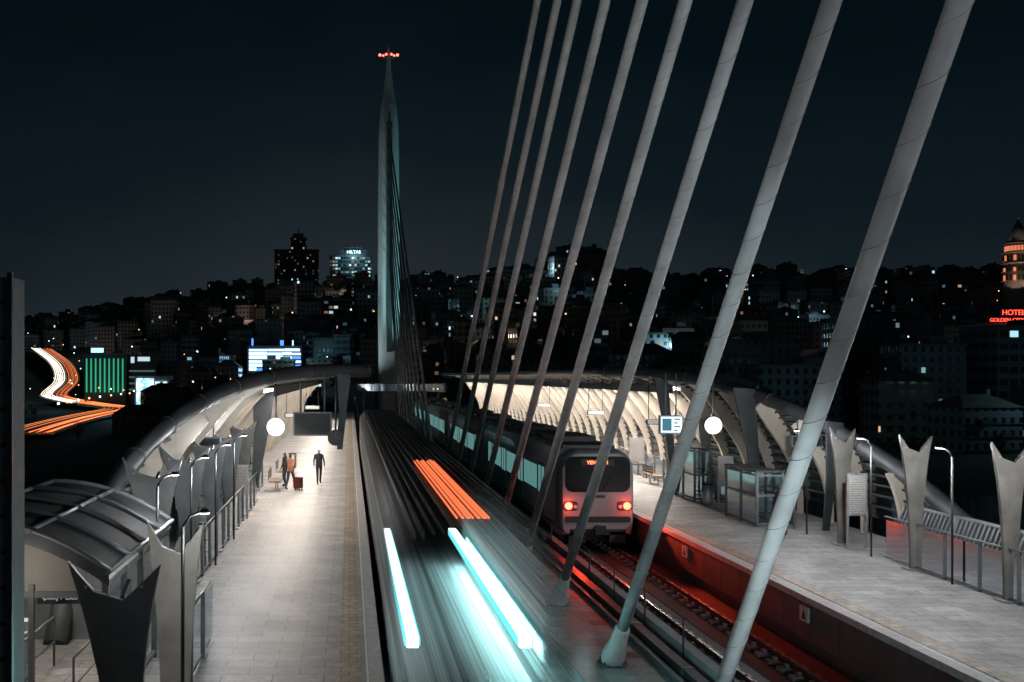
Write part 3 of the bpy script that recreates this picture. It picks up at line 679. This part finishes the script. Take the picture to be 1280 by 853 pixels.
# ------------------------------------------------------------ cables & pylons
anch=[17.3,23,29,34.9,40.8,46.7,52.6,58.5,64.4]
tz=[(9.88,3.57),(12.5,4.52),(15.23,5.51),(17.95,6.49),(20.6,7.45),(23.56,8.52),(26.5,9.57),(29,10.49),(32.1,11.6)]
M_rib=pmat('cable_rib',(.28,.28,.28),.6)
def cable(a,q,near=True):
    b=MB(); A=Vector(a); Q=Vector(q); d=(Q-A).normalized(); L_=(Q-A).length; r=.118
    b.tube([A+d*.9,Q],r,18 if near else 6,0)
    b.tube([A-d*.15,A+d*.02,A+d*.2,A+d*.4,A+d*.6,A+d*1.3,A+d*1.35],[.15,.24,.26,.24,.19,.155,.12],18 if near else 6,0)
    b.tube([A+Vector((0,0,-.1)),A+Vector((0,0,-.03))],.34,18,1)
    for k in range(8):
        t=2*PI*k/8; b.tube([A+Vector((math.cos(t)*.29,math.sin(t)*.29,-.06)),A+Vector((math.cos(t)*.29,math.sin(t)*.29,.03))],.022,6,1)
    if near:
        s1=d.cross(Vector((1,0,0))).normalized(); s2=d.cross(s1); path=[]; n=18; pitch=.62; m=int(min(L_,26)/pitch*n)
        for k in range(m): 
            t=2*PI*k/n; path.append(A+d*(1.4+pitch*k/n)+(s1*math.cos(t)+s2*math.sin(t))*(r+.001))
        b.tube(path,.006,4,2,sm=False)
    return b.obj('stay_cable',[M_cable,M_dgrey,M_rib])
for a,(y,h) in zip(anch,tz):
    A=Vector((AX,a,.2)); P=Vector((AX,y,6.5+h)); d=P-A; t=(-21.5-a)/d.y; cable(A,A+d*t)
for i,a in enumerate(anch):
    cable((AX,154-21-a+2,.2),(AX,153,24+i*2.3),False); cable((AX,155+20+a,-.2),(AX,155,24+i*2.3),False)
def pylon(y):
    e=empty('bridge_pylon'); b=MB()
    sec=[(-14,1.2),(-2,1.4),(6,1.5),(14,1.6),(30,1.62),(42,1.5),(46,1.25),(47.2,1.0),(49.5,.65),(52,.4),(54,.22),(56,.08)]
    n=24; base=len(b.v)
    for z,w_ in sec:
        for k in range(n):
            t=2*PI*k/n; c,s=math.cos(t),math.sin(t)
            b.v.append((AX+w_*(abs(c)**.6)*(1 if c>0 else -1),y+w_*.8*(abs(s)**.6)*(1 if s>0 else -1),z))
    for i in range(len(sec)-1):
        for k in range(n):
            q=(k+1)%n; b.f.append((base+i*n+k,base+i*n+q,base+(i+1)*n+q,base+(i+1)*n+k)); b.m.append(0); b.s.append(True)
    for s in (-1,1): b.box(AX-.35,AX+.5,y+s*1.31-.05,y+s*1.31+.05,10,44,1)
    for z in range(2,46,4):
        ww=lerp(sec,z)+.01; b.tube([(AX-ww,y,z),(AX-ww,y,z+.1)],.07,5,1)
    b.obj('mast',[pmat('pylon_paint',(.42,.45,.46),.5,scale=.25,stretch=(1,1,.2),var=.3),M_dgrey],e)
    b=MB(); b.tube([(AX,y,53.6),(AX,y,53.75)],.9,14,0); 
    for k in range(6): b.ball((AX+.8*math.cos(k*1.047),y+.8*math.sin(k*1.047),54.0),.18,1,8)
    b.box(AX-1.4,AX+1.4,y-.06,y+.06,53.76,53.9,0); b.ball((AX-1.3,y,54.1),.22,1,8); b.ball((AX+1.3,y,54.1),.22,1,8)
    b.obj('aviation_lights',[M_dgrey,emat('aviation_red',(1,.12,.08),5)],e)
    return e
py=pylon(154.3); pylon(-22.6)
for (lx,ly,tx,tzz,W,c,sz) in ((16.5,146,6.6,26,52000,(.38,.92,.90),.85),(-7,146,5.2,14,9000,(.7,.9,.92),.7),(-7,144,5.2,34,22000,(.7,.9,.92),.6)):
    light('pylon_floodlight','SPOT',(lx,ly,1.6),W,c,.3,py,(tx,154,tzz),spot_size=sz,spot_blend=.9)
b=MB()
for x in (16.5,-7): 
    b.box(x-.3,x+.3,145.6,146.1,.9,1.35,0); b.tube([(x,146,-14),(x,146,.9)],.12,8,0)
b.obj('floodlight_mast',[M_dgrey])
def flood(x,y,z,tg,W,c,ss_=1.3):
    b=MB(); b.tube([(x,y,-.35),(x,y,z-.25)],.05,8,0); b.box(x-.25,x+.25,y-.14,y+.02,z-.2,z+.15,0); b.box(x-.22,x+.22,y+.021,y+.03,z-.17,z+.12,1)
    o=b.obj('cable_floodlight',[M_dgrey,M_lamp]); light('flood','SPOT',(x,y+.15,z),W,c,.15,o,tg,spot_size=ss_,spot_blend=.6)
flood(4.5,-2,3.0,(5.8,14,8),1100,(.95,.96,1)); flood(7.1,-4,2.5,(5.8,18,12),1200,(.80,.95,1)); flood(4.4,10,1.0,(5.8,28,12),1500,(.78,.97,1))
# ------------------------------------------------------------ stationary train on the right
def section(cx,w,z0,z1):
    h=w/2; P=[(cx-h+.08,z0),(cx+h-.08,z0),(cx+h,z0+.35),(cx+h,2.9)]
    for a in range(1,8): t=a/8*PI/2; P.append((cx+h-.75+.75*math.cos(t),2.9+(z1-2.9)*math.sin(t)))
    Q=[(2*cx-x,z) for x,z in P[2:]][::-1]
    return P+Q
tr=empty('metro_train'); cx=9.35
M_tb=pmat('train_body_silver',(.25,.26,.27),.38,.2,scale=.8,var=.2); M_win=pmat('train_window_lit',(.05,.09,.09),.15,emit=(.35,.85,.82),es=.26,scale=1.2,var=.5)
M_roofd=pmat('train_roof',(.08,.085,.09),.6,scale=1,var=.4); M_wind=pmat('windscreen',(.006,.008,.01),.06,var=.1); M_door=pmat('door_leaf',(.20,.23,.25),.35,.3)
lc=21.6; y=39.9
for c in range(4):
    ys=y+c*(lc+.6); b=MB(); sec=section(cx,2.9,.42,3.74); b.ext(sec,'y',ys,ys+lc,0,True)
    b.box(cx-1.0,cx+1.0,ys+.8,ys+lc-.3,3.60,3.79,1)
    for k,(a,l,hh) in enumerate(((3,3.4,.22),(8,1.4,.14),(11,3.4,.22),(15,2.8,.18),(19,1,.12))): b.box(cx-.8,cx+.8,ys+a,ys+a+l,3.79,3.79+hh,2 if k%2 else 1)
    for k in range(20): b.box(cx-1.12,cx-1.04,ys+.9+k,ys+1.3+k,3.58,3.74,2)
    for s in (-1,1):
        X=cx+s*1.452; xa,xb=sorted((X-.004*s,X+.014*s))
        for d in range(4):
            dy=ys+2.2+d*5.2
            b.box(xa,xb,dy,dy+1.4,.95,2.95,3)
            for q in (0,.72): b.box(*sorted((X,X+.02*s)),dy+.08+q,dy+.6+q,1.7,2.8,4)
            b.box(*sorted((X,X+.018*s)),dy+.685,dy+.715,.95,2.95,5)
            if d<3: 
                b.box(*sorted((X,X+.012*s)),dy+1.75,dy+3.3,1.75,2.75,4); b.box(*sorted((X,X+.012*s)),dy+3.4,dy+4.95,1.75,2.75,4)
        b.box(*sorted((X-.003*s,X+.006*s)),ys+.1,ys+lc-.1,.72,.86,5)
    b.box(cx-1.2,cx+1.2,ys+.6,ys+lc-.6,.1,.419,5)
    for wy in (2.6,4.8,16.8,19):
        for s in (-1,1): b.tube([(cx+s*.75-.06,ys+wy,.43),(cx+s*.75+.06,ys+wy,.43)],.42,16,5)
    if c<3: b.box(cx-1.1,cx+1.1,ys+lc,ys+lc+.6,.7,3.5,5)
    b.obj('carriage',[M_tb,M_roofd,M_dgrey,M_door,M_win,M_black],tr)
b=MB()
s0=section(cx,2.9,.42,3.74)
def scl(sec,k,kz,zc=1.9): return [(cx+(x-cx)*k,zc+(z-zc)*kz) for x,z in sec]
levels=[(39.9,s0),(39.6,scl(s0,.985,.985)),(39.35,scl(s0,.95,.955)),(39.22,scl(s0,.90,.91))]
for (ya,A),(yb,B) in zip(levels,levels[1:]):
    k=len(A)
    for i in range(k):
        j=(i+1)%k; b.face([(A[i][0],ya,A[i][1]),(A[j][0],ya,A[j][1]),(B[j][0],yb,B[j][1]),(B[i][0],yb,B[i][1])],0,False)
b.face([(x,39.22,z) for x,z in levels[-1][1]],0)
def rr(x0,x1,z0,z1,r,n=4):
    out=[]
    for (ccx,ccz,a0) in ((x1-r,z0+r,-PI/2),(x1-r,z1-r,0),(x0+r,z1-r,PI/2),(x0+r,z0+r,PI)):
        for k in range(n+1): a=a0+PI/2*k/n; out.append((ccx+r*math.cos(a),ccz+r*math.sin(a)))
    return out
b.ext(rr(cx-1.22,cx+1.22,2.12,3.46,.28),'y',39.17,39.23,1)
b.ext(rr(cx-.62,cx+.62,3.12,3.36,.04),'y',39.155,39.169,4)
b.ext(rr(cx-1.24,cx+1.24,.98,1.2,.08),'y',39.16,39.23,4)
for s in (-1,1):
    b.ext(rr(cx+s*1.02-.26,cx+s*1.02+.26,1.42,1.76,.1),'y',39.185,39.23,4)
    b.tube([(cx+s*1.1,39.18,1.6),(cx+s*1.1,39.14,1.6)],.14,14,2); b.tube([(cx+s*.84,39.18,1.57),(cx+s*.84,39.15,1.57)],.07,10,5)
    b.tube([(cx+s*.15,39.15,2.2),(cx+s*.6,39.14,2.8)],.014,5,4)
    b.box(cx+s*.75-.3,cx+s*.75+.3,39.2,39.6,.2,.62,4)
b.ext(rr(cx-.28,cx+.28,1.9,2.0,.02),'y',39.2,39.225,4)
b.box(cx-1.05,cx+1.05,39.2,39.9,.5,.72,4); b.tube([(cx,38.75,.75),(cx,39.3,.75)],.13,10,4); b.box(cx-.2,cx+.2,38.7,38.82,.6,.9,4)
b.obj('cab_front',[M_tb,M_wind,M_red,M_red,M_black,M_alu],tr)
text('destination_text','YENIKAPI',(cx-.02,39.148,3.23),.19,emat('dest_led',(1,.2,.06),5),tr)
for s in (-1,1): light('tail_light','POINT',(cx+s*1.1,38.9,1.6),22,(1,.05,.03),.1,tr)
light('wall_red_spot','SPOT',(cx+1.1,38.9,1.6),3000,(1,.07,.03),.1,tr,(11.05,33.0,.7),spot_size=.42,spot_blend=.8)  # added spot, reddens the platform wall beyond what the tail lamps give
light('track_red','SPOT',(cx-.6,38.8,1.5),220,(1,.05,.02),.1,tr,(cx-.6,31,0),spot_size=.9)
# ------------------------------------------------------------ passing train (long exposure smear) on the left track
mt=empty('passing_metro_train'); cx2=2.25
def smear(name,c,emit=None,es=0,lo=.0,hi=1.0,y0=15.5,y1=30,rough=.55,streak=.75):
    m,nt,b=nodes(name); out=nt.nodes['Material Output']
    v=coords(nt,(7,.015,7)); f=ntex(nt,v,1.3,5,.75)
    nt.links.new(ramp(nt,f,[(.35,[x*(1-streak) for x in c]),(.65,[min(1,x*(1+streak)) for x in c])]),b.inputs['Base Color'])
    b.inputs['Roughness'].default_value=rough
    if emit:
        b.inputs['Emission Color'].default_value=(*emit,1)
        nt.links.new(mth(nt,'MULTIPLY',f,es*2),b.inputs['Emission Strength'])
    tc=nt.nodes.new('ShaderNodeTexCoord'); sp=nt.nodes.new('ShaderNodeSeparateXYZ'); nt.links.new(tc.outputs['Object'],sp.inputs[0])
    mr=nt.nodes.new('ShaderNodeMapRange'); mr.interpolation_type='SMOOTHSTEP'
    for k,vv in (('From Min',y0),('From Max',y1),('To Min',lo),('To Max',hi)): mr.inputs[k].default_value=vv
    nt.links.new(sp.outputs[1],mr.inputs['Value'])
    t=nt.nodes.new('ShaderNodeBsdfTransparent'); mx=nt.nodes.new('ShaderNodeMixShader')
    nt.links.new(mr.outputs[0],mx.inputs[0]); nt.links.new(t.outputs[0],mx.inputs[1]); nt.links.new(b.outputs[0],mx.inputs[2]); nt.links.new(mx.outputs[0],out.inputs[0])
    return m
b=MB(); sec=section(cx2,2.9,.42,3.74)
k=len(sec)
ysl=[15.6,20,24,28,32,36,50,65,84]
for ya,yb in zip(ysl,ysl[1:]):
    for i in range(k):
        j=(i+1)%k; b.face([(sec[i][0],ya,sec[i][1]),(sec[i][0],yb,sec[i][1]),(sec[j][0],yb,sec[j][1]),(sec[j][0],ya,sec[j][1])],0 if max(sec[i][1],sec[j][1])<3.0 else 1,True)
b.face([(x,84,z) for x,z in sec],0)
for x in (-1.15,-1.0,-.82,-.64,-.4,-.2,.1,.28,.45,.62,.8,.95,1.1): b.box(cx2+x,cx2+x+.045,18,83,3.66 if abs(x)>.9 else 3.745,3.80,2)
for s in (-1,1):
    X=cx2+s*1.455
    b.face([(X,16,1.75),(X,84,1.75),(X,84,2.75),(X,16,2.75)],3)
    b.face([(X+.004*s,16,.9),(X+.004*s,84,.9),(X+.004*s,84,1.0),(X+.004*s,16,1.0)],2)
b.obj('body_smear',[smear('smear_body',(.24,.245,.25),y0=14,y1=26),smear('smear_roof',(.05,.052,.055)),smear('smear_duct',(.20,.19,.18),lo=0,hi=.9),smear('smear_window',(.10,.11,.11),(.4,.7,.7),.03,y0=14,y1=26)],mt)
b=MB()
for x,zz in ((1.2,1.42),(3.35,1.42)):
    b.box(x-.11,x+.11,19.8,34,zz-.1,zz+.1,0)
    for s in (-1,1): b.box(*sorted((x+s*.112,x+s*.15)),19.9,33.8,zz-.08,zz+.08,1)
b.obj('headlight_trail',[emat('headlight_white',(.88,1,1),3.2),emat('headlight_cyan',(.15,.8,.85),1.2)],mt)
b=MB()
for k in range(7): b.box(2.0+k*.1,2.0+k*.1+.03+.02*(k%3),19.5,32.5+.4*(k%2),3.82,3.85,0)
b.obj('destination_sign_trail',[emat('dest_trail',(1,.19,.07),1.1)],mt)
light('headlight_beam','SPOT',(2.25,19.3,1.1),300,(.45,.95,1),.03,mt,(2.6,5,.0),spot_size=1.5,spot_blend=.8)
o=light('headlight_spill','AREA',(3.52,26.5,1.30),420,(.4,.95,.92),parent=mt,shape='RECTANGLE',size=13,size_y=.1)
o.rotation_euler=Vector((1,0,-1.3)).to_track_quat('-Z','Y').to_euler()
# ------------------------------------------------------------ far footbridge
b=MB(); b.box(1,13,140,142.6,4.3,4.4,0); b.box(1,13,140,142.6,5.4,5.5,0)
for k in range(13): b.box(1+k,1.05+k,139.95,140.03,4.4,5.4,0)
b.box(1,13,142.4,142.5,4.4,5.4,1)
for x in (2,12): b.box(x-.12,x+.12,141,141.3,-.35,4.3,0)
b.obj('station_footbridge',[M_dgrey,glass('footbridge_glass')])
# ------------------------------------------------------------ people
def person(name,loc,face,coat,trous,skin,hair,H=1.75,stride=.2):
    e=empty(name); e.location=loc; e.rotation_euler=(0,0,face); s=H/1.75
    V=[];E=[];Rd=[]
    def a(p,r,par=None):
        V.append(Vector(p)*s); Rd.append((r[0]*s,r[1]*s)); 
        if par is not None: E.append((par,len(V)-1))
        return len(V)-1
    pel=a((0,0,.96),(.15,.11)); sp_=a((0,.01,1.15),(.14,.10),pel); ch=a((0,.0,1.36),(.17,.115),sp_); nk=a((0,.01,1.49),(.055,.055),ch)
    h1=a((0,.02,1.58),(.075,.085),nk); h2=a((0,.02,1.68),(.07,.08),h1)
    hands=[]
    for sx in (-1,1):
        f=stride*sx
        sh=a((.17*sx,0,1.41),(.06,.06),ch); el_=a((.23*sx,-f*.7-.02,1.14),(.045,.045),sh); wr=a((.23*sx,-f*1.1+.08,.90),(.03,.03),el_); hd=a((.23*sx,-f*1.2+.10,.83),(.032,.02),wr); hands.append(V[hd].copy())
        hip=a((.09*sx,0,.90),(.095,.095),pel); kn=a((.10*sx,f*.75+.05,.50),(.062,.062),hip); an=a((.10*sx,f*1.35-.04,.10),(.045,.045),kn); to=a((.11*sx,f*1.35+.14,.045),(.045,.035),an)
    me=bpy.data.meshes.new('body'); me.from_pydata([tuple(v) for v in V],E,[]); o=bpy.data.objects.new('body',me); col.objects.link(o)
    sk=o.modifiers.new('Skin','SKIN')
    bpy.context.view_layer.objects.active=o
    lay=me.skin_vertices[0] if len(me.skin_vertices) else None
    if lay is None:
        o.select_set(True); bpy.ops.mesh.customdata_skin_add(); lay=me.skin_vertices[0]
    for i,r in enumerate(Rd): lay.data[i].radius=r; lay.data[i].use_root=(i==0)
    ssd=o.modifiers.new('Sub','SUBSURF'); ssd.levels=2; ssd.render_levels=2
    dg=bpy.context.evaluated_depsgraph_get(); dg.update(); m2=bpy.data.meshes.new_from_object(o.evaluated_get(dg))
    bpy.data.objects.remove(o); o=bpy.data.objects.new('body',m2); col.objects.link(o); o.parent=e
    m2.materials.clear()
    for m in (coat,trous,skin,hair,M_black): m2.materials.append(m)
    for p in m2.polygons:
        c=p.center/s; p.use_smooth=True
        if c.z>1.5: mi=3 if (c.z>1.68 or c.y<-.01) else 2
        elif c.z<.11: mi=4
        elif abs(c.x)>.17 and c.z<.89: mi=2
        elif c.z<.86: mi=1
        else: mi=0
        p.material_index=mi
    b=MB()
    for i,hv in enumerate(hands):
        sx=-1 if i==0 else 1
        for k in range(4):
            ln=(.065,.078,.072,.055)[k]*s; p=hv+Vector((0,(-.027+.018*k)*s,-.015*s)); b.tube([p,p+Vector((-.004*sx,.008,-ln*.55)),p+Vector((-.016*sx,.012,-ln))],[.009*s,.008*s,.006*s],6,0)
        p=hv+Vector((0,.03*s,.02*s)); b.tube([p,p+Vector((-.01*sx,.03,-.03))*s,p+Vector((-.02*sx,.035,-.055))*s],[.011*s,.009*s,.007*s],6,0)
    b.ball((0,.115*s,1.60*s),.014*s,0,6,(1,1.2,1.4))
    for sx in (-1,1): b.ball((.03*s*sx,.098*s,1.635*s),.011*s,1,6); b.ball((.083*s*sx,.02*s,1.62*s),.022*s,0,6,(.4,.8,1.3))
    b.box(-.022*s,.022*s,.098*s,.105*s,1.562*s,1.568*s,2)
    b.obj('hands_and_face',[skin,M_black,pmat('lips',(.35,.14,.11),.5)],e)
    return e
skin=pmat('skin',(.45,.29,.21),.5,var=.08); hair=pmat('hair',(.03,.02,.015),.5)
org=pmat('orange_jacket',(.45,.20,.12),.7,var=.2); navy=pmat('dark_coat',(.03,.035,.045),.7); jean=pmat('jeans',(.05,.06,.09),.8)
person('walking_person',(-1.5,51,PT),PI+.15,navy,pmat('black_trousers',(.02,.02,.024),.8),skin,hair,1.76,.22)
p2=person('traveller_with_suitcase',(-2.75,48.4,PT),-.5,org,jean,skin,hair,1.74,.16)
b=MB(); b.ext(rr(.24,.60,.08,.62,.06),'y',-.13,.12,0); b.tube([(.3,0,.62),(.3,0,.86),(.52,0,.86),(.52,0,.62)],.012,6,1)
for xx in (.3,.54): b.tube([(xx,-.1,.04),(xx+.04,-.1,.04)],.04,10,2); b.tube([(xx,.1,.04),(xx+.04,.1,.04)],.04,10,2)
b.obj('suitcase',[pmat('suitcase_shell',(.10,.02,.02),.4),M_alu,M_black],p2)
person('waiting_person',(-3.1,49.9,PT),1.2,navy,jean,skin,hair,1.7,.03)
person('waiting_person',(14.35,34.5,PT),2.5,navy,jean,skin,hair,1.74,.03)
person('waiting_person',(13.9,62,PT),2.5,navy,jean,skin,hair,1.74,.03)
